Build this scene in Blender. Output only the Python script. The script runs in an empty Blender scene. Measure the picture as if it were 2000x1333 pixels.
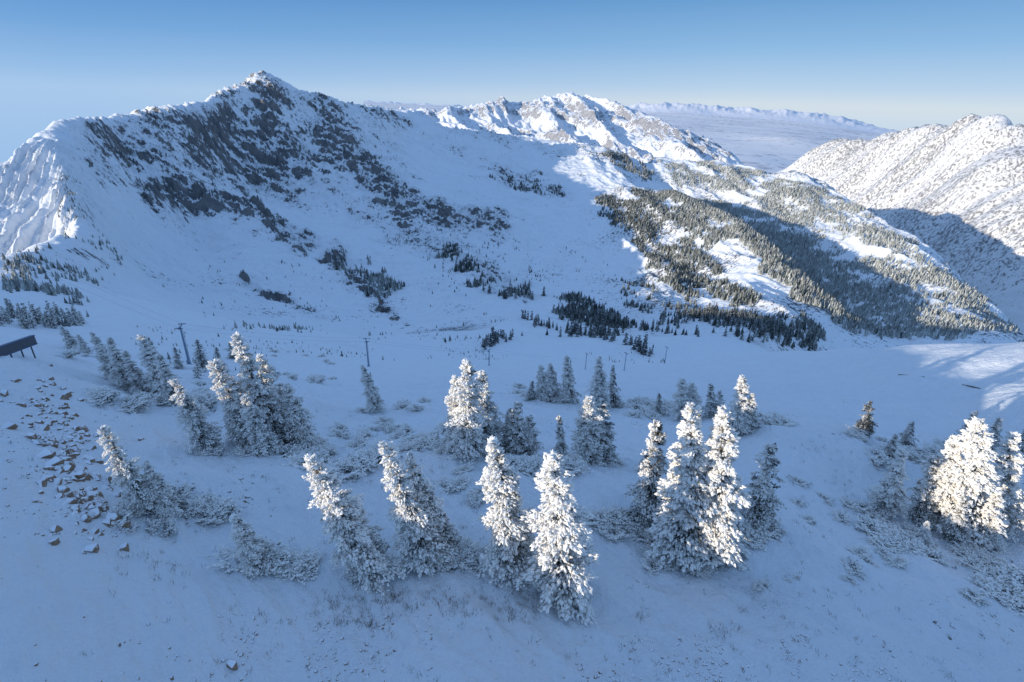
import bpy, math, numpy as np
from mathutils import Matrix, Vector
D2R=math.pi/180
FOC=1035.0; CZ=15.0
PITCH=24*D2R; ROLL=1.5*D2R
SUN_EL=10.7*D2R; SUX,SUY=-.89,-.456
def Rx(a): c,s=math.cos(a),math.sin(a); return np.array([[1,0,0],[0,c,-s],[0,s,c]])
def Rz(a): c,s=math.cos(a),math.sin(a); return np.array([[c,-s,0],[s,c,0],[0,0,1]])
R=Rx(math.pi/2-PITCH)@Rz(ROLL)
def bearing(px,py):  # azimuth and slope of the ray through an image pixel
    d=R@np.array([(px-1000)/FOC,(666.5-py)/FOC,-1.0])
    h=math.hypot(d[0],d[1]); return math.atan2(d[0],d[1]), d[2]/h
def project(x,y,z):
    v=np.stack([x,y,z-CZ],-1)@R
    w=np.maximum(-v[...,2],1e-3)
    return 1000+FOC*v[...,0]/w, 666.5-FOC*v[...,1]/w, -v[...,2]
# ---------- noise
_r=np.random.default_rng(3)
PERM=_r.permutation(256); PERM=np.concatenate([PERM,PERM])
GA=_r.random(256)*2*math.pi; GX=np.cos(GA).astype(np.float32); GY=np.sin(GA).astype(np.float32)
def perlin(x,y,seed=0):
    x=x+seed*17.31; y=y+seed*9.77
    xi=np.floor(x).astype(np.int64); yi=np.floor(y).astype(np.int64)
    xf=(x-xi).astype(np.float32); yf=(y-yi).astype(np.float32)
    xi&=255; yi&=255
    u=xf*xf*xf*(xf*(xf*6-15)+10); v=yf*yf*yf*(yf*(yf*6-15)+10)
    def g(a,b,fx,fy):
        h=PERM[PERM[a]+b]; return GX[h]*fx+GY[h]*fy
    n00=g(xi,yi,xf,yf); n10=g((xi+1)&255,yi,xf-1,yf)
    n01=g(xi,(yi+1)&255,xf,yf-1); n11=g((xi+1)&255,(yi+1)&255,xf-1,yf-1)
    a=n00+u*(n10-n00); b=n01+u*(n11-n01)
    return (a+v*(b-a))*1.4
def fbm(x,y,o=4,seed=0,g=.5):
    s=0;a=1.0
    for i in range(o):
        s=s+a*perlin(x,y,seed+i); x=x*2.03;y=y*2.03;a*=g
    return s
def ridged(x,y,o=4,seed=0,g=.5):
    s=0;a=1.0
    for i in range(o):
        s=s+a*((1-np.abs(perlin(x,y,seed+i)))**2-.6); x=x*2.03;y=y*2.03;a*=g
    return s
def sst(a,b,x):
    t=np.clip((x-a)/(b-a),0,1); return t*t*(3-2*t)
# ---------- control points: image pixels with estimated distances, plus hand-set heights
BD=np.array([.3,3,12,22,40,65,110,160,330,550,800,1200,2000,4000,8000,15000,75000.])
BZ=np.array([0,0,0,-1.3,-9,-20,-40,-60,-125,-185,-190,-150,-200,-400,-900,-1100,-1200.])
def tbase(D):
    return (np.interp(np.log(D),np.log(BD),BZ)-CZ)/D
P=[ # image pixel x, image pixel y, estimated distance
(0,690,50),(80,682,56),(200,720,52),(300,790,42),(60,640,200),(150,600,300),(0,600,260),(0,540,400),(300,640,260),(450,650,280),
(370,712,135),(720,715,200),(955,712,250),(1143,720,250),(1300,708,300),(560,690,200),
(1000,760,60),(700,800,43),(1500,780,58),(1500,850,33),(1690,845,38),(1600,738,90),(1560,704,142),(1700,690,118),(1850,676,108),(2000,668,98),(2100,665,98),
(1900,734,76),(1900,800,57),(2000,780,56),
(1400,695,320),(1300,660,420),(1200,640,500),(1000,650,380),(1000,620,480),(1100,600,560),(1300,620,530),(1500,645,460),
(60,345,825),(0,400,800),(60,400,765),(105,345,800),(112,405,715),(0,450,745),(60,445,715),
(850,480,900),(920,528,780),(1000,558,680),(1050,590,600),
# left bowl
(450,240,1330),(520,250,1330),(600,250,1370),(460,350,1180),(550,360,1180),(640,380,1130),(400,470,900),(600,480,900),(720,460,960),(560,560,740),(300,560,680),(450,600,600),
(240,290,1020),(330,365,960),(400,405,930),(500,425,900),(590,490,830),(200,400,800),(220,480,700),(200,560,500),
(650,500,830),(700,540,750),(740,590,650),(800,645,500),(860,580,620),
# second bowl
(800,300,1480),(900,330,1500),(1000,335,1560),(1100,383,1380),(1000,400,1250),(1100,450,1100),(1150,520,900),(1050,510,880),(1200,560,720),
(1170,385,1300),(1250,375,1340),(1300,480,1000),(1400,560,750),(1230,450,1080),
(1350,345,1650),(1500,392,1450),(1600,455,1250),(1680,540,1020),(1720,620,780),(1800,600,900),(1880,645,780),(1640,650,600),
(1000,245,5200),(900,240,5100),(1100,255,4800),(1200,275,4500),(1300,300,4100),
# canyon wall
(1900,350,2550),(2000,450,2000),(1800,350,2950),(1700,345,3300),(1620,340,3600),(1900,450,2200),(1820,450,2400),(2000,600,1600),(1900,560,1800),(2000,360,2400),(2100,500,1750),
# far valley
(1480,312,12000),(1450,275,20000),(1550,270,20000),(1400,245,33000),(1600,262,33000),(1700,275,33000),(1250,218,48000),(1400,224,48000),(1500,230,48000),(1600,240,48000),(1700,257,48000)]
Wp=[]
for a,z in [(-58,0),(-29,0),(0,0),(29,0),(58,0)]: Wp.append((a,3,z))
for a,z in [(-57,3.2),(-29,.3),(0,0),(29,0),(58,0)]: Wp.append((a,12,z))
for a,z in [(-58,5.0),(-40,1.2),(-20,-.8),(0,-1.3),(20,-1.5),(40,-2),(58,-2)]: Wp.append((a,22,z))
for a,z in [(-58,3.5),(-47,.5),(-30,-5),(0,-9),(20,-9.5),(40,-6.5),(58,-4)]: Wp.append((a,40,z))
Wp+=[(-56,16,4.4),(-50,14,2.7),(-58,60,2),(-47,80,-20),(-55,110,-15),(34,180,-98),(42,150,-84),(34,420,-195),(42,450,-215),(50,260,-120),
(-46,1150,-130),(-50,620,-150),(-56,800,-190),(-57,500,-90),(-14,2200,-120),(-42,640,-150),
(-8,2500,-170),(0,2500,-200),(8,2400,-230),(15,2400,-330),(20,2300,-430),(26,2300,-560),(31,2150,-600),(35,1850,-560),(39,1560,-500),(43,1250,-400),(47,1100,-370),
(0,3500,-350),(10,3300,-450),(15,3300,-520),(20,3300,-650),(24,3300,-720),(24,5200,-850),(-10,8500,-350),(0,8500,-450),(10,8500,-650),(22,8000,-900),(35,5200,-700),(42,4200,-500),
(10,70000,-1500),(20,70000,-1500),(30,70000,-1500),(40,70000,-1500)]
# crest lines in image pixels with estimated distances, sampled in short steps; (lee factor, drop) gives the far side of each crest
LINES=[([(-60,385,820),(0,334,860),(60,276,900),(110,237,950),(160,232,1000),(200,229,1040),(280,216,1120),(340,208,1220),(400,197,1320),(440,175,1380),(480,160,1440),(525,143,1500),(560,163,1500),(600,186,1480),(650,195,1540),(700,207,1600),(745,213,1680),(790,218,1750),(830,235,1780),(870,250,1800),(960,262,1850),(1050,275,1900),(1130,285,1900),(1200,300,1850),(1260,325,1750)],1.075,55,24),
([(110,237,950),(97,290,870),(130,350,760),(150,420,660),(100,467,560),(20,502,480),(-80,550,400)],0,0,40),
([(600,190,1480),(660,230,1430),(700,275,1350),(760,330,1250),(850,395,1130),(930,435,1050),(985,447,1000)],0,0,45),
([(1320,378,1300),(1400,412,1160),(1480,470,980),(1560,535,830),(1610,590,720)],1.14,36,35),
([(1280,312,1950),(1400,322,1900),(1500,342,1800),(1600,372,1680),(1700,422,1500),(1780,480,1350),(1850,532,1200),(1920,590,1020),(1990,655,850),(2060,710,720)],0,0,40),
([(790,222,6000),(815,198,6000),(850,219,5900),(880,209,6100),(960,196,6200),(1020,200,6200),(1100,188,6000),(1180,196,5700),(1240,213,5500),(1300,241,5200),(1370,268,4800),(1432,306,4400)],1.12,220,40),
([(1530,328,4000),(1600,296,3850),(1700,272,3650),(1760,264,3500),(1820,248,3350),(1870,238,3250),(1910,222,3150),(1935,240,3080),(1960,234,3000),(2000,262,2900),(2100,300,2800)],1.13,200,25),
([(1190,208,57000),(1280,200,57000),(1400,208,57000),(1500,214,57000),(1600,222,57000),(1680,238,57000),(1760,264,57000),(1850,270,57000)],0,0,60)]
for pl,lf_,dr,step in LINES:
    pl=np.array(pl,float); seg=np.hypot(np.diff(pl[:,0]),np.diff(pl[:,1])); s=np.concatenate([[0],np.cumsum(seg)]); k=max(2,int(s[-1]/step)+1)
    q=np.linspace(0,s[-1],k); xs=np.interp(q,s,pl[:,0]); ys=np.interp(q,s,pl[:,1]); ds=np.exp(np.interp(q,s,np.log(pl[:,2])))
    for i in range(k):
        P.append((xs[i],ys[i],ds[i]))
        if lf_ and i%2==0:
            a_,t_=bearing(xs[i],ys[i]); Wp.append((a_/D2R,ds[i]*lf_,CZ+t_*ds[i]*lf_-dr))
SX=2.0
c_u=[];c_v=[];c_r=[]
for px,py,d in P:
    a,t=bearing(px,py); c_u.append(a*SX);c_v.append(math.log(d));c_r.append(t-float(tbase(np.array(float(d)))))
for a,d,z in Wp:
    c_u.append(a*D2R*SX);c_v.append(math.log(d));c_r.append((z-CZ)/d-float(tbase(np.array(float(d)))))
c_u=np.array(c_u);c_v=np.array(c_v);c_r=np.array(c_r); n=len(c_u); CC=.022**2
A=np.sqrt((c_u[:,None]-c_u)**2+(c_v[:,None]-c_v)**2+CC)
M=np.zeros((n+1,n+1)); M[:n,:n]=A-np.eye(n)*.0015; M[n,:n]=1; M[:n,n]=1
sol=np.linalg.solve(M,np.append(c_r,0)); wts=sol[:n]; cst=sol[n]
# ---------- polar terrain grid
NF=1150; azf=np.linspace(-62,62,NF)*D2R
azb=np.linspace(62,298,80)[1:-1]*D2R
AZ=np.concatenate([azf,azb]); NC=len(AZ)
def lr(a,b,k): return np.exp(np.linspace(math.log(a),math.log(b),k,endpoint=False))
ROWS=np.concatenate([lr(.3,4,12),lr(4,60,260),lr(60,500,230),lr(500,2200,620),lr(2200,6500,260),lr(6500,75000,110),[75000.]])
NR=len(ROWS); LR=np.log(ROWS)
azw=np.where(AZ>math.pi,AZ-2*math.pi,AZ); azc=np.clip(azw,-58*D2R,58*D2R)
T=np.zeros((NR,NC),np.float32)
uu=(azc*SX).astype(np.float32)
for i in range(n):
    du=(uu-c_u[i])**2; dv=(LR-c_v[i])**2+CC
    T+=np.float32(wts[i])*np.sqrt(dv[:,None].astype(np.float32)+du[None,:].astype(np.float32))
T+=cst; T=T+tbase(ROWS)[:,None]
Dg=ROWS[:,None]*np.ones((1,NC)); X=Dg*np.sin(AZ)[None]; Y=Dg*np.cos(AZ)[None]
Z=CZ+Dg*T
AZd=azw[None,:]/D2R*np.ones((NR,1))
PXg,PYg,_=project(X,Y,Z)
db=np.interp(azw/D2R,[-62,5,20,28,34,40,46,62],[2200,2200,2250,2150,1850,1400,1060,900])
# ---------- rock zones on the faces
SEG=[(420,250,560,340,56,.92),(520,190,500,340,48,.95),(560,290,660,300,46,.95),(420,180,545,158,22,.75),(640,230,720,340,42,.98),(720,340,800,420,46,.96),(800,410,970,440,30,.92),
(600,187,650,222,22,.75),(280,225,400,240,36,.75),(160,330,200,480,26,.8),(130,335,150,450,15,.85),(310,370,400,395,34,.98),(400,395,530,430,26,.98),(530,440,600,490,17,.82),
(200,290,330,325,44,.68),(20,525,200,500,36,.72),(0,560,130,640,34,.7),(650,500,740,595,22,.8),(740,600,820,650,10,.9),(850,235,1000,280,18,.6),(970,335,1100,380,18,.72),
(460,550,640,620,7,.75),(800,440,1000,560,28,.62),(950,560,1060,600,16,.65),(380,255,430,330,36,.85),(700,210,790,240,18,.7),(1130,290,1260,340,16,.65),(120,250,250,260,18,.7),(700,420,900,500,36,.5),(840,560,1000,640,20,.42),(1000,280,1120,300,14,.5),(800,260,1000,330,30,.42),(1180,400,1300,460,30,.4),
(160,270,700,300,110,.60)]
SEG2=[(960,205,1250,220,14,.9),(1250,240,1420,300,20,.98),(1080,268,1280,300,8,.95),(820,210,960,215,9,.9),(1100,205,1200,245,16,.85),(900,240,1100,260,8,.7)]
def segmask(segs,wx,wy):
    m=np.zeros_like(PXg)
    for x0,y0,x1,y1,w,I in segs:
        dx,dy=x1-x0,y1-y0; L=dx*dx+dy*dy
        t=np.clip(((wx-x0)*dx+(wy-y0)*dy)/L,0,1)
        d2=(wx-x0-t*dx)**2+(wy-y0-t*dy)**2
        m=np.maximum(m,I*np.exp(-(d2/(w*w))*.7))
    return m
wx=PXg+22*fbm(X/60,Y/60,3,5); wy=PYg+16*fbm(X/60,Y/60,3,8)
near=(Dg>420)&(Dg<2150)&(Dg<db[None,:])&(np.abs(AZd)<60)
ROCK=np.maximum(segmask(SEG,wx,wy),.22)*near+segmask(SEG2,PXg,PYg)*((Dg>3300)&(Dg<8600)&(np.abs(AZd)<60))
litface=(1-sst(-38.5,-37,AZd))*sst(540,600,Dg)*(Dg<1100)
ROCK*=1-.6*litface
# ---------- relief noise
wm=sst(450,750,Dg)*(1-sst(2000,2500,Dg))
rug=.2+np.clip(ROCK-.2,0,1)*1.35
right=sst(.08,.2,azw[None,:]+0*Dg)
cdist=ROWS[:,None]-np.interp(azw/D2R,[-60,-44,-40,-38,-36,-33,-30,-28,-25,-22,-19,-16,-12,-8,-4,4],[850,880,950,1000,1040,1120,1220,1320,1420,1500,1490,1560,1680,1780,1820,1880])[None,:]
crestq=1-np.exp(-(cdist/40)**2)*(.3+.35*(1-sst(-29,-26,AZd)))
R1=ridged(X/110,Y/34,4,21,.6); R2=ridged(X/80,Y/15,4,37,.6)
N=wm*crestq*(1-.6*right)*(12*ridged(X/190,Y/150,4,11)*(.4+.6*rug)+rug*18*R1+rug*1.6*fbm(X/13,Y/13,3,31)+rug*10*R2)
N+=wm*(1-right)*2.5*fbm(X/16,Y/12,3,33)*rug
N+=wm*right*(15*ridged((X+.15*Y)/105,Y/420,4,131,.5)+2.5*fbm(X/30,Y/50,3,135))
flute=(1-sst(-39.2,-37.6,AZd))*sst(600,680,Dg)*(1-sst(850,900,Dg))
N+=flute*15*ridged((X+.15*Y)/15,(Y-.2*X)/260,3,39,.5)
N+=sst(60,220,Dg)*(1-sst(450,800,Dg))*(2.6*fbm(X/55,Y/55,4,41)+.4*fbm(X/8,Y/8,3,44))
N+=(1-sst(60,140,Dg))*sst(4,12,Dg)*(.48*fbm(X/9,Y/9,3,51)+.22*ridged(X/2.4+.3*Y,Y/4.2,3,54)+.05*ridged(X/.7+.5*Y,Y/1.6,2,58)+.04*fbm(X/.5,Y/.5,2,57))
N+=sst(40,90,Dg)*(1-sst(200,350,Dg))*.5*fbm(X/14,Y/14,4,47)
farw=sst(2800,3600,Dg)*(1-sst(8500,9500,Dg))
lf=1-sst(20,24,AZd+0*Dg)
N+=farw*lf*(90*ridged((X+.3*Y)/480,(Y-.3*X)/1900,5,61,.55)+20*ridged(X/130,Y/340,4,66,.55)-10)
rw=sst(1400,1900,Dg)*(1-sst(8000,9500,Dg))*sst(23,28,AZd+0*Dg)
q=(X*.35+Y*1.0)/230
N+=rw*(85*ridged(q,(X-.35*Y)/2600,3,71,.5)+10*ridged((X*.3+Y)/60,(X-.3*Y)/900,3,76,.5)-12)
N+=sst(46000,55000,Dg)*(1-sst(62000,68000,Dg))*(260*ridged(X/3000,Y/6000,5,81,.6))
N+=sst(9000,12000,Dg)*(1-sst(40000,50000,Dg))*25*fbm(X/3000,Y/3000,3,85)
Z=Z+N
# crags: rock shows on the sharp sides of ribs, snow fills the gullies between
ROCK=ROCK+near*np.clip(ROCK-.25,0,1)*np.clip(.85*(R1+.02)+.75*(R2+.02),-.9,.6)
# ---------- unseen ridge behind and beside the viewpoint, crest shaped to cast the shadows
U=SUX*X+SUY*Y; V=SUY*X-SUX*Y
cv=[-900,-300,-60,-10,3,5.6,8.4,10,12,16,20,22,28,36,44,52,60,75,100,150,220,300,400,480,2000]
cu=[160,90,50,50,50,50,50,50,50,50,50,50,50,50,50,50,52,56,66,92,125,162,205,235,850]
cz=[-200,-20,11,13.4,13.6,12.0,11.5,10.8,9.8,9.5,10.2,10.2,7.3,5.6,1.9,-.3,-2.8,-5.5,-9,-18,-33,-48,-72,-98,-500]
uc=np.interp(V,cv,cu); zc=np.interp(V,cv,cz)+.4*fbm(V/14,U/60,3,91)+.5*perlin(V/2.3,U/30,95)
us=.36*np.abs(V)+3
w=np.clip((U-us)/np.maximum(uc-us,5),0,1); w=w*w*(2-w)*(1-sst(430,520,V))
zr=np.where(U>uc,zc-(U-uc)*.45,zc)
Z=Z*(1-w)+np.maximum(zr,-700)*w
# ---------- ground queries
def zat(x,y):
    x=np.asarray(x,float);y=np.asarray(y,float)
    a=np.arctan2(x,y); d=np.maximum(np.hypot(x,y),.31)
    ci=np.clip((a+62*D2R)/(124*D2R)*(NF-1),0,NF-1.001); ri=np.interp(np.log(d),LR,np.arange(NR)); ri=np.clip(ri,0,NR-1.001)
    c0=ci.astype(int);r0=ri.astype(int);cf=ci-c0;rf=ri-r0
    return (Z[r0,c0]*(1-cf)+Z[r0,c0+1]*cf)*(1-rf)+(Z[r0+1,c0]*(1-cf)+Z[r0+1,c0+1]*cf)*rf
def hit(px,py,dmin=4):
    a,t=bearing(px,py)
    xs=ROWS*math.sin(a);ys=ROWS*math.cos(a); zz=zat(xs,ys); df=zz-(CZ+t*ROWS)
    k=np.where((df>0)&(ROWS>dmin))[0]
    if len(k)==0: return None
    k=k[0]; f=df[k-1]/(df[k-1]-df[k]) if k>0 else 0; f=min(max(f,0),1)
    d=ROWS[k-1]*(1-f)+ROWS[k]*f
    x,y=d*math.sin(a),d*math.cos(a); return np.array([x,y,float(zat(x,y))])
# ---------- mesh helper
SC=bpy.context.scene; COL=SC.collection
def mk_mesh(name,v,f,mat=None,attrs=None,smooth=False):
    me=bpy.data.meshes.new(name); v=np.ascontiguousarray(v,np.float32); f=np.ascontiguousarray(f,np.int32)
    k=f.shape[1]
    me.vertices.add(len(v)); me.vertices.foreach_set('co',v.ravel())
    me.loops.add(f.size); me.loops.foreach_set('vertex_index',f.ravel())
    me.polygons.add(len(f)); me.polygons.foreach_set('loop_start',np.arange(len(f),dtype=np.int32)*k)
    try: me.polygons.foreach_set('loop_total',np.full(len(f),k,np.int32))
    except Exception: pass
    if attrs:
        for nme,arr in attrs.items():
            at=me.attributes.new(nme,'FLOAT','POINT'); at.data.foreach_set('value',np.ascontiguousarray(arr,np.float32))
    me.update(calc_edges=True)
    me.polygons.foreach_set('use_smooth',np.full(len(f),smooth))
    if mat: me.materials.append(mat)
    return me
def add(name,data,label=None,cat=None,group=None,kind=None,parent=None,loc=None):
    o=bpy.data.objects.new(name,data); COL.objects.link(o)
    if label:o['label']=label
    if cat:o['category']=cat
    if group:o['group']=group
    if kind:o['kind']=kind
    if parent:o.parent=parent
    if loc is not None:o.location=loc
    return o
# ---------- materials
class NT:
    def __init__(s,name):
        s.m=bpy.data.materials.new(name); s.m.use_nodes=True; s.t=s.m.node_tree; s.b=s.t.nodes['Principled BSDF']
    def n(s,ty,**k):
        o=s.t.nodes.new(ty)
        for a,b in k.items(): setattr(o,a,b)
        return o
    def l(s,a,b): s.t.links.new(a,b)
    def noise(s,vec,scale,detail=4,rough=.55):
        o=s.n('ShaderNodeTexNoise'); o.inputs['Scale'].default_value=scale;o.inputs['Detail'].default_value=detail;o.inputs['Roughness'].default_value=rough
        s.l(vec,o.inputs['Vector']); return o.outputs[0]
    def math(s,op,a,b=0.0,clamp=False):
        o=s.n('ShaderNodeMath',operation=op,use_clamp=clamp)
        for i,q in enumerate((a,b)):
            if isinstance(q,(int,float)): o.inputs[i].default_value=q
            else: s.l(q,o.inputs[i])
        return o.outputs[0]
    def mix(s,f,a,b):
        o=s.n('ShaderNodeMix',data_type='RGBA')
        if isinstance(f,(int,float)): o.inputs[0].default_value=f
        else: s.l(f,o.inputs[0])
        for q,i in((a,6),(b,7)):
            if isinstance(q,tuple): o.inputs[i].default_value=(*q,1)
            else: s.l(q,o.inputs[i])
        return o.outputs[2]
    def attr(s,nm):
        return s.n('ShaderNodeAttribute',attribute_name=nm).outputs['Fac']
def terrain_mat(name,snow,rk1,rk2,spk,rs,ss,bump,bs,zs=.4,snow2=None,xs=1.0,fw=.10):
    m=NT(name); g=m.n('ShaderNodeNewGeometry'); mp=m.n('ShaderNodeMapping'); mp.inputs['Scale'].default_value=(xs,1,zs)
    m.l(g.outputs['Position'],mp.inputs['Vector']); v=mp.outputs[0]
    sx=m.n('ShaderNodeSeparateXYZ'); m.l(g.outputs['Normal'],sx.inputs[0])
    rn=m.math('ADD',m.math('MULTIPLY',m.noise(v,rs,9,.76),.40),m.math('MULTIPLY',m.noise(v,rs*4.3,6,.80),.60)); rock=m.attr('rock')
    rn=m.math('MULTIPLY',m.math('SUBTRACT',rn,.5),3.8)
    steep=m.math('MULTIPLY',m.math('SUBTRACT',.80,sx.outputs['Z']),1.2)
    f=m.math('DIVIDE',m.math('SUBTRACT',m.math('ADD',m.math('ADD',m.math('MULTIPLY',rock,.50),rn),m.math('MULTIPLY',steep,rock)),.55),fw,True)
    f=m.math('MULTIPLY',f,.93)
    sn=m.math('MULTIPLY',m.math('SUBTRACT',m.noise(v,ss,5,.8),.5),2.2); sp=m.attr('speck')
    f2=m.math('DIVIDE',m.math('SUBTRACT',m.math('ADD',m.math('MULTIPLY',sp,.5),sn),.44),.1,True)
    rc=m.mix(m.math('ADD',m.math('MULTIPLY',m.math('SUBTRACT',m.noise(v,rs*2.5,6,.7),.5),3.0),.5,True),rk1,rk2)
    s1=m.mix(m.noise(v,bs*.3,3),snow,snow2 or tuple(c*.92 for c in snow))
    c=m.mix(f2,s1,spk); c=m.mix(f,c,rc); m.l(c,m.b.inputs['Base Color'])
    m.b.inputs['Roughness'].default_value=.75; m.b.inputs['Specular IOR Level'].default_value=.15
    b=m.n('ShaderNodeBump'); b.inputs['Strength'].default_value=.9; b.inputs['Distance'].default_value=bump
    hh=m.math('ADD',m.noise(v,bs,8,.65),m.math('MULTIPLY',f,.4)); m.l(hh,b.inputs['Height']); m.l(b.outputs[0],m.b.inputs['Normal'])
    return m.m
SN=(.83,.85,.87)
M_ground=terrain_mat('snow_ground',SN,(.10,.08,.06),(.2,.15,.11),(.16,.13,.10),.9,3.2,.42,1.1,1)
M_mount=terrain_mat('snow_rock',SN,(.035,.040,.050),(.21,.20,.185),(.12,.125,.135),.05,.28,3.6,.1,.35,xs=.5)
M_hill=terrain_mat('snow_hill',SN,(.055,.055,.058),(.20,.18,.16),(.14,.14,.14),.05,.2,2,.12)
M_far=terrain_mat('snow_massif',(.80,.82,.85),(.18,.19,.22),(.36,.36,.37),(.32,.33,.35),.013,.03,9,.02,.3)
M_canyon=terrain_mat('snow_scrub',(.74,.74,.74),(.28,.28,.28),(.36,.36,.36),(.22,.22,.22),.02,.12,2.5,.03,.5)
M_valley=terrain_mat('valley_floor',(.84,.81,.79),(.58,.57,.59),(.64,.63,.64),(.50,.49,.52),.0006,.003,1,.001,1,(.88,.85,.82))  # haze painted in as pale, low-contrast base colours
M_range=terrain_mat('snow_range',(.88,.87,.88),(.56,.59,.65),(.62,.64,.70),(.58,.60,.66),.0006,.002,60,.001,1)  # distance haze put into the pale bluish base colours
# ---------- terrain objects
SPK=np.zeros_like(Z)
SPK+=.36*sst(60,200,Dg)*(1-sst(420,520,Dg))*(.5+1.1*fbm(X/60,Y/60,3,101))
SPK+=near*(.14+.55*fbm(X/110,Y/110,3,103)+.35*ROCK+.38*right)
SPK+=farw*lf*.3
SPK+=rw*(Dg>db[None,:])*(.90+.25*fbm(X/300,Y/300,3,105))
SPK+=(Dg>9000)*(.72+.4*fbm(X/5000,Y/2500,4,107))*(Dg<46000)+(Dg>46000)*.3
SPK+=(Dg<60)*(.04+.6*np.clip(fbm(X/5,Y/5,3,109),-.2,1))
ROCK=ROCK+farw*lf*.35+(Dg>46000)*.35
rc=(ROWS[:-1]*ROWS[1:])**.5
Rr=rc[:,None]*np.ones((1,NC))
lab=np.zeros((NR-1,NC),int)
hillsel=(Rr>430)&(Rr<=db[None]); lab[hillsel&(azw[None]<.03)]=1; lab[hillsel&(azw[None]>=.03)]=2
fs=(Rr>db[None])&(Rr>430)&(Rr<=9000); lab[fs&(azw[None]<23.6*D2R)]=3; lab[fs&(azw[None]>=23.6*D2R)]=4
lab[(Rr>9000)]=5; lab[(Rr>46000)]=6
lab[:, (np.abs(azw)>62.5*D2R)]=0
lab[(Rr>2600)&(azw[None]<-15*D2R)]=-1
lab[(Rr>2600)&(azw[None]>62*D2R)]=-1
ii,jj=np.meshgrid(np.arange(NR-1),np.arange(NC),indexing='ij'); j2=(jj+1)%NC
quads=np.stack([ii*NC+jj,ii*NC+j2,(ii+1)*NC+j2,(ii+1)*NC+jj],-1)[...,::-1]
VV=np.stack([X,Y,Z],-1).reshape(-1,3); RO=ROCK.reshape(-1); SP=SPK.reshape(-1)
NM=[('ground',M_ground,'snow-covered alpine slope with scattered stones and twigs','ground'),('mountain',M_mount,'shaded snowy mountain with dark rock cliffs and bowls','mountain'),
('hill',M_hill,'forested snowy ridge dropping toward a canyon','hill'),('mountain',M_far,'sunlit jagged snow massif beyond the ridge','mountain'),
('mountain',M_canyon,'steep sunlit canyon wall with snow and scrub','mountain'),('valley',M_valley,'wide valley floor beyond the canyon with haze in its colour','valley'),('mountain_range',M_range,'distant snowy mountain range with pale haze in its colour','mountain range')]
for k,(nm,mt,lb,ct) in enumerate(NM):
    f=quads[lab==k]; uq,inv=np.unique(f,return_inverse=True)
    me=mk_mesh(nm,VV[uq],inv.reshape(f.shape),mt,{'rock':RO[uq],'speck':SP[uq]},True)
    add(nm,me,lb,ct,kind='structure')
# ---------- foliage
def foliage_mat(name,dark,lo,hi,snow=(.86,.84,.80)):
    m=NT(name); g=m.n('ShaderNodeNewGeometry'); fr=m.attr('frost'); sx=m.n('ShaderNodeSeparateXYZ'); m.l(g.outputs['Normal'],sx.inputs[0])
    tc=m.n('ShaderNodeTexCoord'); nn=m.noise(tc.outputs['Object'],7,3)
    f=m.math('ADD',m.math('ADD',fr,m.math('MULTIPLY',sx.outputs['Z'],.28)),m.math('MULTIPLY',m.math('SUBTRACT',nn,.5),.9))
    mr=m.n('ShaderNodeMapRange'); m.l(f,mr.inputs[0]); mr.inputs[1].default_value=lo; mr.inputs[2].default_value=hi
    c=m.mix(mr.outputs[0],dark,snow); m.l(c,m.b.inputs['Base Color']); m.b.inputs['Roughness'].default_value=.8; m.b.inputs['Specular IOR Level'].default_value=.1
    return m.m
M_frost=foliage_mat('rimed_needles',(.055,.062,.054),.14,.74)
M_shrub=foliage_mat('rimed_shrub',(.045,.050,.046),.20,.66)
M_dark=foliage_mat('dark_needles',(.034,.042,.042),.30,1.15,(.6,.62,.62))
mb=NT('bark'); tcb=mb.n('ShaderNodeTexCoord'); mb.l(mb.mix(mb.noise(tcb.outputs['Object'],9,5),(.07,.055,.045),(.22,.19,.16)),mb.b.inputs['Base Color']); mb.b.inputs['Roughness'].default_value=.9; M_bark=mb.m
def sprays(p,d,l,wd,rg):
    d=d/np.linalg.norm(d,axis=1,keepdims=True); r=rg.normal(size=d.shape); a=np.cross(d,r); a/=np.linalg.norm(a,axis=1,keepdims=True); b=np.cross(d,a)
    l=l[:,None]; wd=wd[:,None]; m=p+d*l*.45; k=len(p)
    v=np.stack([p,m+a*wd,m+b*wd*.7,m-a*wd,m-b*wd*.7,p+d*l],1).reshape(-1,3)
    t=np.array([[0,2,1],[0,3,2],[0,4,3],[0,1,4],[5,1,2],[5,2,3],[5,3,4],[5,4,1]])
    f=(np.arange(k)[:,None,None]*6+t[None]).reshape(-1,3); return v,f
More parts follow.
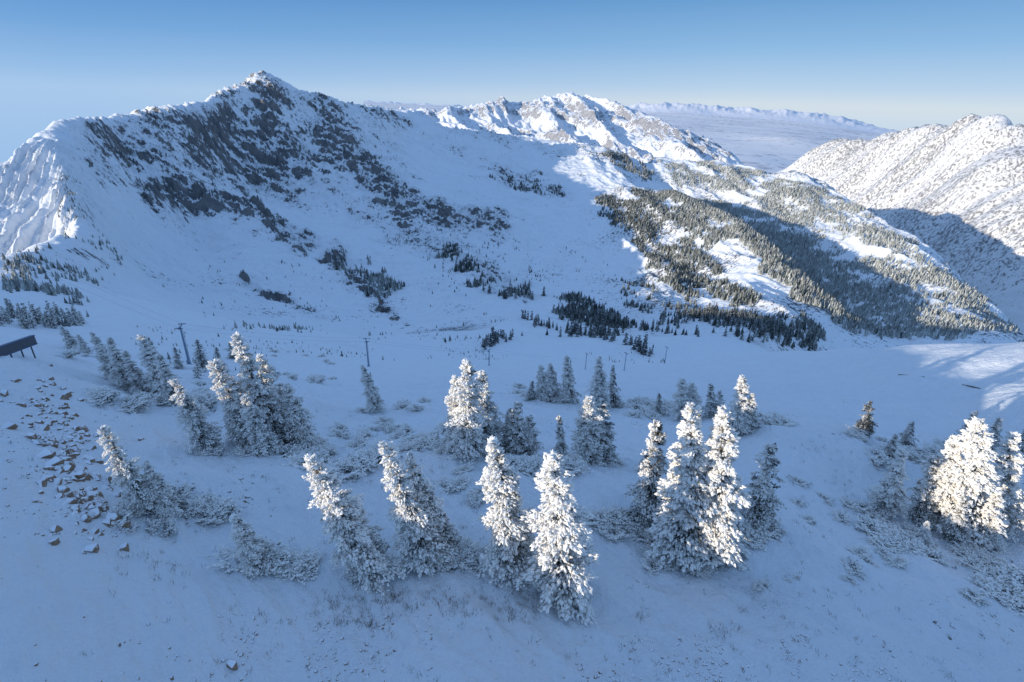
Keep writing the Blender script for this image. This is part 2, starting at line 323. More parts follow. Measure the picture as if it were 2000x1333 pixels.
def crown(h,r,nb,ns,seed,t0=.07,pw=.8,frost=.35,bush=False,sl=1.0):
    rg=np.random.default_rng(seed)
    t=np.sort(t0+(1-t0)*rg.random(nb)**1.3); ph=rg.random(nb)*2*math.pi
    if not bush:
        nw=17; tw=np.round(t*nw)/nw; t=np.clip(t*.35+tw*.65,t0,.99)
    prof=(1-t)**pw*np.clip((t+.04)/.16,.5,1)+.03
    lump=1+.20*np.sin(t*23+seed)+.26*np.sin(ph*2+seed*1.7+t*6)+.14*np.sin(ph*3+seed)
    L=r*prof*rg.uniform(.5,1.2,nb)*lump
    if bush: L=r*rg.uniform(.45,1.0,nb)*(1+.25*np.sin(ph*2+seed))
    up=np.interp(t,[0,.5,.85,1],[-.20,-.18,.25,1.6]) if not bush else rg.uniform(.02,1.3,nb)
    bz=t*h if not bush else rg.uniform(0,.15,nb)*h
    fb=rg.normal(0,.16,nb)+.14*np.cos(ph-3.6)
    ix=np.repeat(np.arange(nb),ns); k=len(ix); f=rg.random(k)**.6; f=np.maximum(f,.12)
    dh=np.stack([np.cos(ph),np.sin(ph)],-1)[ix]; sd=np.stack([-dh[:,1],dh[:,0]],-1)
    Lx=L[ix]; 
    if bush: Lx=Lx/np.sqrt(1+up[ix]**2)
    off=rg.uniform(-1,1,k)*.34*Lx*(1.15-f)
    sx_=h*.007
    p=np.zeros((k,3)); p[:,:2]=dh*(Lx*f)[:,None]+sd*off[:,None]+rg.normal(0,sx_,(k,2))
    p[:,2]=bz[ix]+Lx*f*up[ix]-(.30*Lx*f*f if not bush else 0)+rg.normal(0,sx_,k)
    d=np.zeros((k,3)); d[:,:2]=dh*.9+sd*(off/(Lx+1e-3)*2.2+rg.normal(0,.3,k))[:,None]; d[:,2]=up[ix]*.7-.2+rg.normal(0,.22,k)
    l=h*rg.uniform(.014,.036,k)*sl; wd=l*rg.uniform(.24,.46,k)*(1.4 if bush else 1)
    v,fc=sprays(p,d,l,wd,rg); fr=frost+.62*(f-.6)+fb[ix]+rg.normal(0,.12,k)+.15*(t[ix]-.4)
    if bush: fr=frost+.5*(f-.55)+.6*np.clip(p[:,2]-.35,-.3,.4)+fb[ix]+rg.normal(0,.12,k)
    return v,fc,np.repeat(fr,6)
def tube(pts,rad,k=8):
    pts=np.array(pts,float); vs=[];fs=[]
    for i,(p,r) in enumerate(zip(pts,rad)):
        d=pts[min(i+1,len(pts)-1)]-pts[max(i-1,0)]; d/=np.linalg.norm(d); a=np.cross(d,[.3,.9,.1]); a/=np.linalg.norm(a); b=np.cross(d,a)
        for j in range(k):
            q=2*math.pi*j/k; vs.append(p+r*(a*math.cos(q)+b*math.sin(q)))
    for i in range(len(pts)-1):
        for j in range(k): fs.append([i*k+j,i*k+(j+1)%k,(i+1)*k+(j+1)%k,(i+1)*k+j])
    return np.array(vs),np.array(fs)
def merge(parts):
    vs=[];fs=[];o=0
    for v,f in parts: vs.append(v);fs.append(f+o);o+=len(v)
    return np.concatenate(vs),np.concatenate(fs)
def trunk(h,r,seed):
    rg=np.random.default_rng(seed+500); parts=[tube([(0,0,-.08*h),(0,0,.1*h),(.01*h,0,.4*h),(0,.01*h,.75*h),(0,0,.99*h)],[r*1.25,r,r*.75,r*.4,r*.08])]
    for i in range(26):
        t=rg.uniform(.04,.8); a=rg.random()*6.28; L=h*.17*(1-t)*rg.uniform(.5,1.1)
        parts.append(tube([(0,0,t*h),(math.cos(a)*L*.5,math.sin(a)*L*.5,t*h-.02*h),(math.cos(a)*L,math.sin(a)*L,t*h-.03*h)],[r*.22*(1.1-t),r*.14*(1.1-t),r*.03],4))
    return merge(parts)
def species(rads,nb,ns,s0,frost):
    out=[]
    for i,r in enumerate(rads):
        v,f,fr=crown(1.0,r,nb,ns,i+s0,frost=frost,pw=.76); me=mk_mesh('crown',v,f,M_frost,{'frost':fr})
        v,f=trunk(1.0,.022,i+s0); out.append((me,mk_mesh('trunk',v,f,M_bark,smooth=True)))
    return out
KIND={'h':species([.20,.22,.19,.23,.18,.21,.22,.19,.21],250,40,1,.68),'g':species([.2,.24,.18,.22,.2],190,30,31,.44),'d':species([.24],150,26,51,-.15)}
def conifer(base,top,wide,kind,label,group):
    bp=hit(base[0],base[1]-(14 if base[1]>1000 else 0))
    if bp is None: return
    a=R@np.array([(top[0]-1000)/FOC,(666.5-top[1])/FOC,-1.0]); s=bp[1]/a[1]; tp=np.array([0,0,CZ])+a*s
    lean=tp-bp; H=np.linalg.norm(lean); wide=wide*(.90 if base[1]>1000 else .95)
    src=KIND[kind]; cr,tr=src[int(rng.integers(len(src)))]
    e=add('conifer_tree',None,label,'tree',group,loc=Vector(bp)); e.empty_display_size=.5
    q=Vector((0,0,1)).rotation_difference(Vector(lean).normalized()); rz=Matrix.Rotation(rng.uniform(-.8,.8),4,'Z')
    e.matrix_world=Matrix.Translation(Vector(bp))@q.to_matrix().to_4x4()@rz@Matrix.Diagonal((H*wide,H*wide,H,1))
    for nm,me in(('crown',cr),('trunk',tr)): o=add(nm,me,parent=e)
    return bp,H
rng=np.random.default_rng(12)
LB_L='snow-rimed conifer leaning on the open slope, sunlit'; LB_U='upright snow-laden conifer, sunlit frosty crown above snow'; LB_S='frosted grey conifer standing in shade on snow'; LB_D='small dark green conifer alone on open snow'
TR=[((725,1130),(608,900),1.15,'h'),((835,1115),(752,868),1.05,'h'),((860,1100),(800,893),.95,'h'),((885,1105),(860,1000),1.3,'g'),((1005,1125),(965,868),1.15,'h'),((1103,1172),(1083,895),1.2,'h'),
((1335,1100),(1352,795),1.1,'h'),((1395,1105),(1415,808),1.15,'h'),((1300,1075),(1320,900),1.0,'h'),((1262,1030),(1284,830),1.1,'g'),((1475,1030),(1508,872),1.2,'g'),
((1728,1015),(1762,880),1.25,'h'),((1795,1030),(1825,895),1.15,'g'),((1838,1040),(1868,855),1.15,'h'),((1885,1055),(1910,825),1.1,'h'),((1945,1045),(1978,850),1.15,'h'),((2020,1040),(2065,860),1.2,'h'),((1800,1075),(1812,1020),1.6,'h'),((1865,1070),(1882,975),1.3,'g'),((1930,1075),(1948,960),1.3,'h'),
((505,1125),(458,1010),1.5,'h'),((548,1120),(508,1055),1.7,'h'),((290,1015),(203,838),1.0,'h'),((330,1020),(285,905),1.2,'h'),((352,1010),(335,950),1.4,'g'),
((412,880),(340,745),1.1,'h'),((495,870),(418,710),1.1,'h'),((540,870),(462,660),1.0,'h'),((565,860),(508,700),1.1,'h'),((595,872),(560,755),1.3,'h'),((520,885),(478,775),1.3,'h'),
((250,760),(214,662),1.2,'h'),((282,775),(244,688),1.2,'h'),((322,780),(276,658),1.2,'h'),((347,790),(310,695),1.2,'h'),((225,745),(192,675),1.3,'h'),((145,680),(118,638),1.5,'h'),((205,700),(178,650),1.4,'h'),((170,690),(152,655),1.6,'h'),((300,700),(290,660),1.2,'g'),
((735,800),(708,716),1.1,'h'),((895,880),(890,740),1.2,'h'),((915,890),(913,710),1.2,'h'),((948,882),(942,730),1.3,'h'),((1010,888),(1012,788),1.5,'g'),((1030,890),(1035,815),1.5,'g'),((1000,880),(995,800),1.5,'g'),
((1098,900),(1092,815),.9,'g'),((1150,905),(1150,780),1.4,'h'),((1180,900),(1176,785),1.3,'g'),((1060,780),(1056,715),1.4,'h'),((1078,782),(1075,712),1.4,'h'),((1112,785),(1107,698),1.2,'h'),
((1168,800),(1170,700),1.1,'h'),((1198,797),(1197,716),.9,'g'),((1335,815),(1333,742),1.5,'h'),((1355,815),(1352,750),1.4,'h'),((1390,812),(1388,752),1.3,'g'),((1405,810),(1406,765),1.3,'g'),((1445,845),(1450,738),1.4,'h'),((1465,840),(1470,770),1.3,'g'),((1285,810),(1287,770),1.4,'g'),
((1690,842),(1700,785),1.3,'d'),((1765,880),(1782,825),1.5,'g'),((1735,895),(1750,850),1.6,'g'),((1885,880),(1905,805),1.4,'g'),((1935,880),(1952,818),1.4,'g'),((1850,900),(1862,850),1.5,'g'),((1990,900),(2005,840),1.5,'g'),
((395,720),(385,665),1.3,'g'),((430,725),(422,680),1.3,'g'),((455,700),(448,668),1.3,'g'),((350,720),(340,680),1.3,'g'),((1035,780),(1040,745),1.5,'g'),((1255,920),(1262,880),1.6,'g')]
for b,t,wd,k in TR:
    lx=b[0]-t[0]; lb=LB_D if k=='d' else (LB_L if lx>35 else (LB_U if k=='h' else LB_S))
    conifer(b,t,wd,k,lb,'frosted conifers on the open slope')
# shrubs
SH=[]
for i in range(6):
    v,f,fr=crown(1.0,1.0,100,17,i+71,frost=[.5,.58,.52,.45,.62,.5][i],bush=True,pw=.5,sl=3.6); SH.append(mk_mesh('low_shrub',v*np.array([1,1,.75]),f,M_shrub,{'frost':fr}))
SHR=[(2015,1165,1.5),(1955,1165,1.1),(1985,1185,1.0),(2030,1195,1.2),(475,1100,1.1),(520,1110,1.0)]
def shrubs(cx,cy,sx,sy,nn,s0,s1):
    for i in range(nn): SHR.append((cx+rng.normal()*sx,cy+rng.normal()*sy,rng.uniform(s0,s1)))
for a in [(895,1095,24,10,9,.7,1.0),(565,1112,30,6,9,.5,.8),(385,1000,32,14,12,.5,.8),(300,1030,40,12,5,.3,.6),(530,890,50,7,10,.6,1.0),(660,890,50,18,13,.5,1.0),(740,840,60,10,11,.4,.9),(830,865,35,18,12,.6,1.1),(780,800,30,5,6,.5,.9),
(920,960,40,25,6,.4,.8),(1030,915,25,8,6,.6,1),(1140,915,40,8,8,.5,1),(1230,1030,35,15,7,.5,1),(1290,1100,25,10,5,.4,.6),(1370,1110,35,6,5,.4,.6),(1480,1040,25,12,5,.5,.8),(1100,1175,35,4,5,.3,.5),(1570,990,40,25,5,.3,.6),(1540,1150,60,20,5,.15,.3),
(1700,1010,25,14,8,.5,1.0),(1770,1070,35,20,10,.5,.9),(1870,1085,60,10,13,.5,.9),(1960,1140,30,15,9,.5,.9),(1690,1100,25,12,4,.4,.6),(1670,852,40,6,7,.5,.9),(1780,890,50,12,12,.7,1.2),(1880,900,50,16,8,.7,1.2),
(1240,802,30,10,9,.8,1.3),(1300,808,40,8,8,.8,1.3),(1440,840,30,8,7,.8,1.3),(1510,832,20,5,5,.8,1.3),(1020,770,20,6,5,.8,1.3),(610,740,25,4,7,.9,1.4),(380,795,40,16,8,.7,1.2),(250,785,40,10,7,.7,1.2),(560,700,60,10,10,.9,1.5),(440,745,60,12,9,.8,1.3),(150,690,30,5,5,.8,1.1),(880,690,40,4,5,1,1.6),(1900,1210,15,10,2,.2,.3),(290,1090,20,10,2,.2,.3),(980,1210,10,5,1,.15,.25)]: shrubs(*a)
SHR=SHR[:300]
for x,y,s in SHR:
    p=hit(x,y)
    if p is None or p[1]<5: continue
    o=add('low_shrub',SH[int(rng.integers(6))],'low frost-covered shrub poking from the snow','shrub','frosted shrubs on the slope',loc=Vector(p)-Vector((0,0,.1*s)))
    s*=.95; o.scale=(s*1.15,s*1.15,s*.9); o.rotation_euler=(0,0,rng.uniform(-1,1))
# ---------- forest: dark conifers
def poly_in(px,py,pl):
    ins=np.zeros(px.shape,bool); m=len(pl)
    for i in range(m):
        x0,y0=pl[i];x1,y1=pl[(i+1)%m]
        c=((y0>py)!=(y1>py))&(px<(x1-x0)*(py-y0)/(y1-y0+1e-9)+x0); ins^=c
    return ins
FR=[([(1160,390),(1250,372),(1330,378),(1400,410),(1440,470),(1400,470),(1390,520),(1440,560),(1500,600),(1520,640),(1400,620),(1300,560),(1260,500),(1200,440)],1.3,-.4,600,1500,6,10),
([(1300,378),(1400,395),(1500,440),(1600,500),(1650,560),(1640,620),(1560,590),(1500,530),(1450,470)],1.9,-.7,600,1500,6,11),
([(1100,585),(1200,595),(1400,600),(1560,620),(1620,650),(1600,690),(1400,660),(1250,650),(1130,640),(1080,620)],.9,-.35,380,800,5,10),
([(1020,620),(1150,640),(1300,680),(1280,700),(1180,670),(1030,650)],.35,-.3,250,600,6,10),
([(1600,560),(1750,560),(1850,600),(1950,650),(1850,665),(1700,660),(1620,630)],1.6,-.6,500,1300,5,9),
([(1300,315),(1420,325),(1600,375),(1720,430),(1850,530),(1990,655),(1880,640),(1700,560),(1600,500),(1500,420),(1350,350)],1.4,-.3,800,2200,5,9),
([(1180,300),(1260,320),(1270,360),(1220,335)],.9,-.3,1200,2200,8,12),([(970,335),(1100,370),(1100,388),(1000,375),(965,350)],.7,-.2,1000,1700,7,11),
([(640,490),(700,500),(780,560),(780,590),(720,580),(650,530)],.7,-.2,500,1000,7,11),([(840,470),(900,490),(960,540),(1060,560),(1060,590),(950,580),(860,510)],.7,-.2,500,1000,7,12),([(780,440),(850,460),(850,490),(790,470)],.4,0,700,1200,6,10),
([(0,530),(120,560),(180,600),(150,650),(0,640)],1.0,-.4,170,700,3,6),([(130,340),(180,420),(230,500),(200,560),(120,570),(0,560),(0,510),(110,470)],.8,-.35,400,900,3,6),
([(450,545),(640,610),(650,640),(560,600)],.3,0,250,900,3,5),([(470,610),(560,620),(620,660),(480,650)],.3,0,150,500,3,5),([(940,650),(1010,620),(1000,690),(950,690)],.3,-.1,200,600,6,9),([(1200,550),(1280,560),(1280,590),(1200,580)],.4,-.1,400,1000,6,10),
([(1290,340),(1400,350),(1420,380),(1330,370)],.8,-.3,1200,2000,6,10),([(540,470),(620,480),(600,510)],.2,0,600,1000,4,7),([(1400,410),(1560,420),(1700,520),(1760,600),(1600,600)],1.5,-.4,700,1600,5,9),
([(650,380),(800,400),(1000,460),(1060,560),(900,560),(760,470)],.12,-.1,600,1400,3,6),([(400,520),(1150,480),(1250,600),(1050,690),(350,640)],.04,-.1,250,1300,2,5),([(250,640),(950,655),(1000,720),(300,760)],.35,-.05,60,400,.8,2.2),([(1100,690),(1700,690),(1600,760),(1100,750)],.12,-.1,60,400,.8,2.0)]
fr_rng=np.random.default_rng(5); K=2100000
a=fr_rng.uniform(-47,47,K)*D2R; dd=np.sqrt(fr_rng.uniform(60**2,2300**2,K)); x=dd*np.sin(a);y=dd*np.cos(a); z=zat(x,y); px,py,_=project(x,y,z)
nz=fbm((x+.15*y)/55,y/130,5,121,.68); nz2=fbm(x/160,y/60,2,125)
sel=np.zeros(K,bool); hh=np.zeros(K); u=fr_rng.random(K)
for pl,den,th,d0,d1,h0,h1 in FR:
    m=poly_in(px+25*nz2,py+8*nz,pl)&(dd>d0)&(dd<d1)&(nz>th+.02)&(u<den*.16*np.clip((nz-th)*2+.15,0,1)); m&=~sel; sel|=m; hh[m]=(h0+(h1-h0)*fr_rng.random(K)**1.5)[m]
k=np.where(sel)[0]; print('forest trees',len(k))
if len(k)>64000: k=fr_rng.choice(k,64000,replace=False)
order=k[np.argsort(-(hh[k]/dd[k]))]
SM=[];SMF=[]
for i in range(10):
    v,f,fr_=crown(1.0,.17 if i<5 else .2,60,9,i+91,frost=.26 if i<5 else .38,sl=2.2); v2,f2=tube([(0,0,-.15),(0,0,.5),(0,0,.95)],[.022,.014,.004],5)
    f2=np.concatenate([f2[:,[0,1,2]],f2[:,[0,2,3]]]); (SM if i<5 else SMF).append(mk_mesh('pine_tree',np.concatenate([v,v2]),np.concatenate([f,f2+len(v)]),M_dark if i<5 else M_frost,{'frost':np.concatenate([fr_,np.zeros(len(v2))])}))
for q in order[:300]:
    fz=x[q]<-60 or hh[q]<2.5
    o=add('pine_tree',(SMF if fz else SM)[int(fr_rng.integers(5))],'small frosted conifer on the snowy slope' if fz else 'dark green conifer dusted with snow in the shaded basin','tree','conifers in the basin',loc=(x[q],y[q],z[q]-.2)); h=hh[q]; s=h*fr_rng.uniform(.9,1.4)*(1.5 if h<3 else 1)
    o.scale=(s,s,h); o.rotation_euler=(fr_rng.normal()*.04,fr_rng.normal()*.04,fr_rng.random()*6)
def minitree(sd):
    rg=np.random.default_rng(sd); vs=[];fs=[];fr=[];o=0
    for zb,zt,r in [(.02,.5,.2),(.2,.7,.16),(.42,.86,.115),(.65,1.0,.07)]:
        k=6
        for j in range(k):
            q=6.283*j/k+rg.uniform(-.3,.3); rr=r*rg.uniform(.6,1.25); vs.append((rr*math.cos(q),rr*math.sin(q),zb+rg.uniform(-.05,.06))); fr.append(rg.uniform(.1,.6))
        vs.append((0,0,zt)); fr.append(.1)
        for j in range(k): fs.append((o+j,o+(j+1)%k,o+k))
        o+=k+1
    return np.array(vs),np.array(fs),np.array(fr)
VS=[];FS=[];FA=[];o=0; minis=[minitree(i) for i in range(4)]
rest=order[300:]
for c,q in enumerate(rest):
    v,f,fr_=minis[c%4]; h=hh[q]; an=fr_rng.random()*6; s=h*fr_rng.uniform(.85,1.3); ca_,sa=math.cos(an),math.sin(an)
    VS.append(np.stack([s*(v[:,0]*ca_-v[:,1]*sa)+x[q],s*(v[:,0]*sa+v[:,1]*ca_)+y[q],v[:,2]*h+z[q]-.2],-1)); FS.append(f+o);FA.append(fr_+fr_rng.normal()*.2+.45*min(1,max(0,(x[q]-250)/200))+.25*(h<3)+.25*(x[q]<-150)+.05);o+=len(v)
M_forest=foliage_mat('forest_needles',(.044,.056,.054),.2,1.25,(.63,.65,.62))
add('forest',mk_mesh('forest',np.concatenate(VS),np.concatenate(FS),M_forest,{'frost':np.concatenate(FA)}),'dense conifer forest on the snowy ridge','forest',kind='stuff')
# ---------- rocks
rk=NT('brown_rock'); g=rk.n('ShaderNodeNewGeometry'); s=rk.n('ShaderNodeSeparateXYZ'); rk.l(g.outputs['Normal'],s.inputs[0]); tc=rk.n('ShaderNodeTexCoord')
nn=rk.noise(tc.outputs['Object'],2.5,6)
c=rk.mix(nn,(.10,.07,.05),(.42,.28,.18)); f=rk.math('DIVIDE',rk.math('SUBTRACT',rk.math('ADD',s.outputs['Z'],rk.math('MULTIPLY',nn,.7)),.95),.15,True)
rk.l(rk.mix(f,c,(.8,.82,.85)),rk.b.inputs['Base Color']); rk.b.inputs['Roughness'].default_value=.9; M_rock=rk.m
import bmesh
RK=[];RKraw=[]
for i in range(7):
    bm=bmesh.new(); rg=np.random.default_rng(200+i)
    for _ in range(16):
        p=rg.normal(size=3); p/=np.linalg.norm(p); p*=rg.uniform(.75,1.1); bm.verts.new((p[0]*.5,p[1]*.42,p[2]*.42))
    bmesh.ops.convex_hull(bm,input=bm.verts); 
    lo=[v_ for v_ in bm.verts if not v_.link_faces]; bmesh.ops.delete(bm,geom=lo,context='VERTS')
    bmesh.ops.triangulate(bm,faces=bm.faces); bm.verts.ensure_lookup_table(); bm.verts.index_update()
    RKraw.append((np.array([v_.co[:] for v_ in bm.verts]),np.array([[v_.index for v_ in f_.verts] for f_ in bm.faces])))
    bmesh.ops.bevel(bm,geom=bm.edges[:],offset=.02,segments=1,affect='EDGES')
    me=bpy.data.meshes.new('rock'); bm.to_mesh(me); bm.free(); me.materials.append(M_rock); RK.append(me)
rr=np.random.default_rng(77); cnt=0
path=[(50,765),(85,815),(120,870),(155,935),(185,1010)]
while cnt<270:
    t=rr.random()*3.99; i=int(t); f_=t-i; bx=path[i][0]*(1-f_)+path[i+1][0]*f_; by=path[i][1]*(1-f_)+path[i+1][1]*f_
    pxx=bx+rr.normal()*32+5; pyy=by+rr.normal()*22
    if cnt>235: pxx=rr.uniform(60,300); pyy=rr.uniform(800,1100)
    p=hit(pxx,pyy)
    if p is None: continue
    s=rr.uniform(.2,.6)*(1.6 if rr.random()<.12 else .9)
    o=add('rock',RK[int(rr.integers(7))],'angular brown stone half buried in snow','rock','stones on the slope',loc=(p[0],p[1],p[2]-.10*s)); o.scale=(s,s,s*rr.uniform(.9,1.4)); o.rotation_euler=(rr.normal()*.6,rr.normal()*.6,rr.random()*6); cnt+=1
p=hit(455,1302); o=add('rock',RK[2],'single brown stone lying on the snow','rock','stones on the slope',loc=p+np.array([0,0,.03])); o.scale=(.4,.4,.4)
# gravel & dry grass
VS=[];FS=[];o=0
for i in range(2100):
    q=rr.random()
    if q<.4: xx,yy=rr.uniform(1130,1750),rr.uniform(1240,1333)
    elif q<.6: xx,yy=rr.normal()*150+600,rr.uniform(1200,1333)
    elif q<.9: xx,yy=rr.uniform(0,280),rr.uniform(780,1050)
    else: xx,yy=rr.uniform(0,2000),rr.uniform(900,1333)
    p=hit(xx,yy)
    if p is None: continue
    if fbm(np.array([p[0]/1.3]),np.array([p[1]/1.3]),2,140)[0]<.0 : continue
    v,f=RKraw[i%7]; s=rr.uniform(.04,.15); an=rr.random()*6
    VS.append(np.stack([s*(v[:,0]*math.cos(an)-v[:,1]*math.sin(an))+p[0],s*(v[:,0]*math.sin(an)+v[:,1]*math.cos(an))+p[1],v[:,2]*s*.8+p[2]],-1));FS.append(f+o);o+=len(v)
add('gravel',mk_mesh('gravel',np.concatenate(VS),np.concatenate(FS),M_rock),'small dark stones showing through thin snow','gravel',kind='stuff')
mg=NT('dry_grass'); mg.b.inputs['Base Color'].default_value=(.24,.20,.16,1); mg.b.inputs['Roughness'].default_value=.9
VS=[];FS=[];o=0
TU=[(740,1170,70,15,70),(1000,1190,60,20,60),(700,1220,40,12,35),(1410,1230,15,8,12),(1250,1205,10,5,6),(860,1180,60,15,35),(980,1000,60,30,20),(300,1100,60,30,25),(1550,1160,80,30,25),(1580,1000,60,40,40),(900,830,200,60,40),(700,960,100,60,20),(500,1200,150,60,15),(1700,1250,150,50,25),(1100,1300,400,30,30),(400,960,100,60,30),(1600,900,120,40,40),(150,900,80,120,30)]
for cx,cy,sx_,sy_,nn_ in TU:
    for i in range(nn_):
        p=hit(cx+rr.normal()*sx_,cy+rr.normal()*sy_)
        if p is None: continue
        for b in range(9):
            an=rr.random()*6.28; bx=p[0]+rr.normal()*.07; by=p[1]+rr.normal()*.07; hq=rr.uniform(.06,.2); ln=rr.uniform(.02,.12); w_=.007
            VS.append(np.array([(bx-w_,by,p[2]-.03),(bx+w_,by,p[2]-.03),(bx+ln*math.cos(an),by+ln*math.sin(an),p[2]+hq)]));FS.append(np.array([[o,o+1,o+2]]));o+=3
add('dry_grass',mk_mesh('dry_grass',np.concatenate(VS),np.concatenate(FS),mg.m),'sparse dry grass stalks poking through snow','grass',kind='stuff')
# ---------- ski lift
mp_=NT('blue_steel'); mp_.b.inputs['Base Color'].default_value=(.16,.24,.34,1); mp_.b.inputs['Roughness'].default_value=.5; M_steel=mp_.m
md=NT('dark_steel'); md.b.inputs['Base Color'].default_value=(.05,.065,.09,1); md.b.inputs['Roughness'].default_value=.6; M_dk=md.m
def box(c,s,rz=0):
    v=np.array([[i,j,k] for i in(-.5,.5) for j in(-.5,.5) for k in(-.5,.5)])*np.array(s); cc,ss=math.cos(rz),math.sin(rz); v=np.stack([v[:,0]*cc-v[:,1]*ss,v[:,0]*ss+v[:,1]*cc,v[:,2]],-1)+np.array(c)
    return v,np.array([[0,1,3,2],[4,6,7,5],[0,4,5,1],[2,3,7,6],[0,2,6,4],[1,5,7,3]])
v,f=tube([(0,0,-.5),(0,0,.3),(0,0,.31),(0,0,9.6)],[.45,.45,.26,.17],12); me_pole=mk_mesh('pole',v,f,M_steel,smooth=False)
me_arm=mk_mesh('crossarm',*merge([box((0,0,9.6),(3.0,.18,.2)),box((0,0,10.0),(2.6,.05,.05)),box((-1.1,0,9.83),(.05,.05,.3)),box((1.1,0,9.83),(.05,.05,.3))]),M_steel)
sh=[box((0,0,0),(.08,1.6,.12))]
for j in range(6):
    v,f=tube([(-.06,-.7+.28*j,.07),(.06,-.7+.28*j,.07)],[.1,.1],10); sh.append((v,f))
me_sh=mk_mesh('sheave_assembly',*merge(sh),M_dk)
v,f=merge([box((-.15,.36,5),(.03,.03,9)),box((.15,.36,5),(.03,.03,9))]+[box((0,.36,.8+.45*j),(.3,.03,.03)) for j in range(19)]); me_lad=mk_mesh('ladder',v,f,M_dk)
TW=[((370,712),(365,632)),((720,716),(722,662)),((955,714),(955,683)),((1143,722),(1145,694)),((1219,724),(1221,700)),((1298,710),(1300,682))]
pts=[hit(*b) for b,t in TW]; tops=[]
for i,(b,t) in enumerate(TW):
    p=pts[i]; q=pts[min(i+1,5)]-pts[max(i-1,0)]; 
    if i>=3: q=np.array([1,.5,0])
    an=math.atan2(q[1],q[0])-math.pi/2
    aa,tt=bearing(*t); Ht=(CZ+tt*math.hypot(p[0],p[1]))-p[2]; sc=max(.4,min(1.6,Ht/10.2)); thin=.65 if i>=3 else 1
    e=add('ski_lift_tower',None,'steel chairlift tower with crossarm on snowy slope','lift tower','chairlift towers',loc=Vector(p)); e.rotation_euler=(0,0,an); e.scale=(sc*thin,sc*thin,sc)
    add('pole',me_pole,parent=e);add('crossarm',me_arm,parent=e);add('ladder',me_lad,parent=e)
    for sx_ in(-1.45,1.45): add('sheave_assembly',me_sh,parent=e,loc=(sx_,0,9.76))
    tops.append((p,an,sc))
for sgn in(-1,1):
    path3=[]
    for p,an,sc in tops[:3]: path3.append(np.array([p[0]+math.cos(an)*1.45*sgn*sc,p[1]+math.sin(an)*1.45*sgn*sc,p[2]+9.93*sc]))
    path3=[path3[0]+(path3[0]-path3[1])*1.0+np.array([0,0,22])]+path3+[path3[-1]+(path3[-1]-path3[-2])*1.5]
    full=[]
    for i in range(len(path3)-1):
        for j in range(8):
            t=j/8; q=path3[i]*(1-t)+path3[i+1]*t; q=q-np.array([0,0,4*t*(1-t)*1.0]); full.append(q)
    full.append(path3[-1]); v,f=tube(full,[.014]*len(full),5); add('lift_cable',mk_mesh('lift_cable',v,f,M_steel),'steel haul cable strung between chairlift towers','cable','chairlift cables')
# ---------- barrier at the ridge edge
def at_d(px,py,d):
    a_,t_=bearing(px,py); x_,y_=d*math.sin(a_),d*math.cos(a_); return np.array([x_,y_,float(zat(x_,y_))]),CZ+t_*d
p0,z0=at_d(-50,718,43);p1,z1=at_d(70,673,50); g0,g1=p0[2],p1[2]
p0[2]=z0;p1[2]=z1
d=p1-p0; L=float(np.linalg.norm(d[:2])); an=math.atan2(d[1],d[0]); sl=d[2]/L
e=add('safety_barrier',None,'low dark blue barrier sloping along the snowy ridge edge','fence',loc=Vector(p0)); e.rotation_euler=(0,0,an)
def sh_(v): v=v.copy(); v[:,2]+=v[:,0]*sl; return v
mbl=NT('blue_paint'); mbl.b.inputs['Base Color'].default_value=(.03,.08,.17,1)
v,f=box((L/2,0,.38),(L,.20,.60)); add('panel',mk_mesh('panel',sh_(v),f,M_dk),parent=e)
v,f=box((L/2,0,.72),(L,.26,.07)); add('rail',mk_mesh('rail',sh_(v),f,mbl.m),parent=e)
v,f=box((L/2,0,.045),(L,.26,.07)); add('rail',mk_mesh('rail',sh_(v),f,mbl.m),parent=e)
for i in range(6):
    xx=.3+(L-.6)*i/5; gz=(g0+(g1-g0)*xx/L)-(z0+sl*xx)-.3; hp=max(.4,-gz)
    v,f=box((xx,.2,-hp/2+.2),(.07,.07,hp+.4)); add('post',mk_mesh('post',sh_(v),f,M_dk),parent=e)
# fallen logs
for (a0,a1) in [((1755,733),(1805,737)),((1880,753),(1915,760))]:
    q0=hit(*a0);q1=hit(*a1)
    if q0 is None or q1 is None: continue
    v,f=tube([q0-q0+np.array([0,0,.03]),(q1-q0)*.5+np.array([0,0,.06]),(q1-q0)+np.array([0,0,.05])],[.08,.07,.03],7)
    add('fallen_log',mk_mesh('fallen_log',v,f,M_bark),'bare fallen log lying on the snow','log','fallen logs',loc=Vector(q0))
# ---------- light, sky, camera
S=Vector((SUX*math.cos(SUN_EL),SUY*math.cos(SUN_EL),math.sin(SUN_EL)))
L=bpy.data.lights.new('sun','SUN'); L.energy=5.0; L.angle=.5*D2R; L.color=(1,.89,.73); lo=bpy.data.objects.new('sun',L); COL.objects.link(lo); lo.rotation_euler=S.to_track_quat('Z','Y').to_euler(); lo.location=(0,0,300)
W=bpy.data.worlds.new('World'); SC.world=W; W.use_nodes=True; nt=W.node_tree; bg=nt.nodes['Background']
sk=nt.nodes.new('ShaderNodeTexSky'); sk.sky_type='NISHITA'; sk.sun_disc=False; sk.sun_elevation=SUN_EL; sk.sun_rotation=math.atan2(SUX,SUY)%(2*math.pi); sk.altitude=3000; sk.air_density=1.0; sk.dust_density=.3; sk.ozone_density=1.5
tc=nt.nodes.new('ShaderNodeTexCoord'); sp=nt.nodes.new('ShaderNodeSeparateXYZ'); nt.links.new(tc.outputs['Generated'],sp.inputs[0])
mr=nt.nodes.new('ShaderNodeMapRange'); nt.links.new(sp.outputs['Z'],mr.inputs[0]); mr.inputs[1].default_value=-.25; mr.inputs[2].default_value=.75
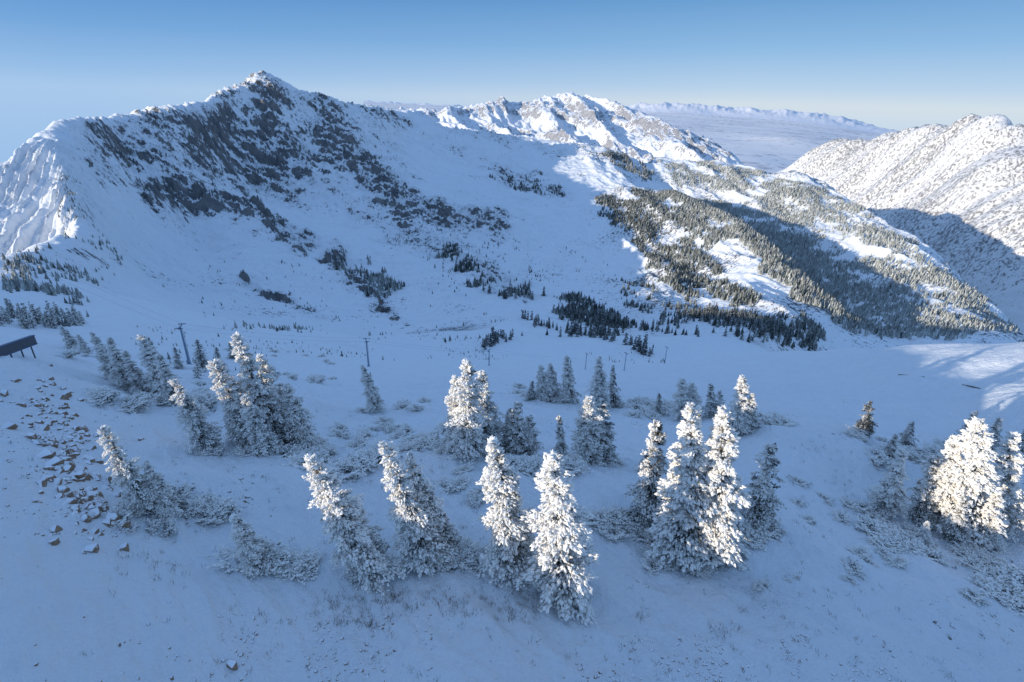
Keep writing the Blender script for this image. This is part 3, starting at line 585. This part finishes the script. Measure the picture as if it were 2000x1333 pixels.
def ramp(st):
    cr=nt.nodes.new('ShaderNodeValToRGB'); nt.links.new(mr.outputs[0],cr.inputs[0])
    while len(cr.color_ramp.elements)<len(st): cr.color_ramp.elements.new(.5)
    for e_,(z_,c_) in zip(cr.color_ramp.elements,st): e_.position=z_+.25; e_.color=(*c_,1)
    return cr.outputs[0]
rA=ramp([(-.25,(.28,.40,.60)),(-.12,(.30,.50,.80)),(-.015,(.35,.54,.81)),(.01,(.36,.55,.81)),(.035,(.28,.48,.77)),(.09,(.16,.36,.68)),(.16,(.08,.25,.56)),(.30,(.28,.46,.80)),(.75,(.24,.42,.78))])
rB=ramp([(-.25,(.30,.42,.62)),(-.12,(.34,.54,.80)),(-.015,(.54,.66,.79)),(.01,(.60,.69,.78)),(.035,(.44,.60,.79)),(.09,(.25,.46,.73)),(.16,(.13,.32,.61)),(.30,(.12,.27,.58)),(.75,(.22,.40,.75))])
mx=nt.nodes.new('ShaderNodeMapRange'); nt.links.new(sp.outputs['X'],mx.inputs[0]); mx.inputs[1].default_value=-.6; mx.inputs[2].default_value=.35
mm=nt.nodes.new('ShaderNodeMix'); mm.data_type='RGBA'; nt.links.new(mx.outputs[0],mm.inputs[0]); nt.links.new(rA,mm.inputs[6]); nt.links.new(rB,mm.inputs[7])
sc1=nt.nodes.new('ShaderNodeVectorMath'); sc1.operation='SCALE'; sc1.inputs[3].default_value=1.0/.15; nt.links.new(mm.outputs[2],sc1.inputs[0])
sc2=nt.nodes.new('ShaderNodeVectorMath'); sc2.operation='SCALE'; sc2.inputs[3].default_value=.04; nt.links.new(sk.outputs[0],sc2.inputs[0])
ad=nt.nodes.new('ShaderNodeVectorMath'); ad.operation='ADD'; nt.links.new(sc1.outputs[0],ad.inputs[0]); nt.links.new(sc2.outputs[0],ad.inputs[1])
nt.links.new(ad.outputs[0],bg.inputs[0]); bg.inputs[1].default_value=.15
cam=bpy.data.cameras.new('camera'); co=bpy.data.objects.new('camera',cam); COL.objects.link(co); cam.sensor_width=36; cam.lens=36*FOC/2000; cam.clip_start=.5; cam.clip_end=200000
m4=Matrix([[*R[0],0],[*R[1],0],[*R[2],CZ],[0,0,0,1]]); co.matrix_world=m4; SC.camera=co
SC.view_settings.view_transform='Standard'; SC.view_settings.look='None'; SC.view_settings.exposure=0
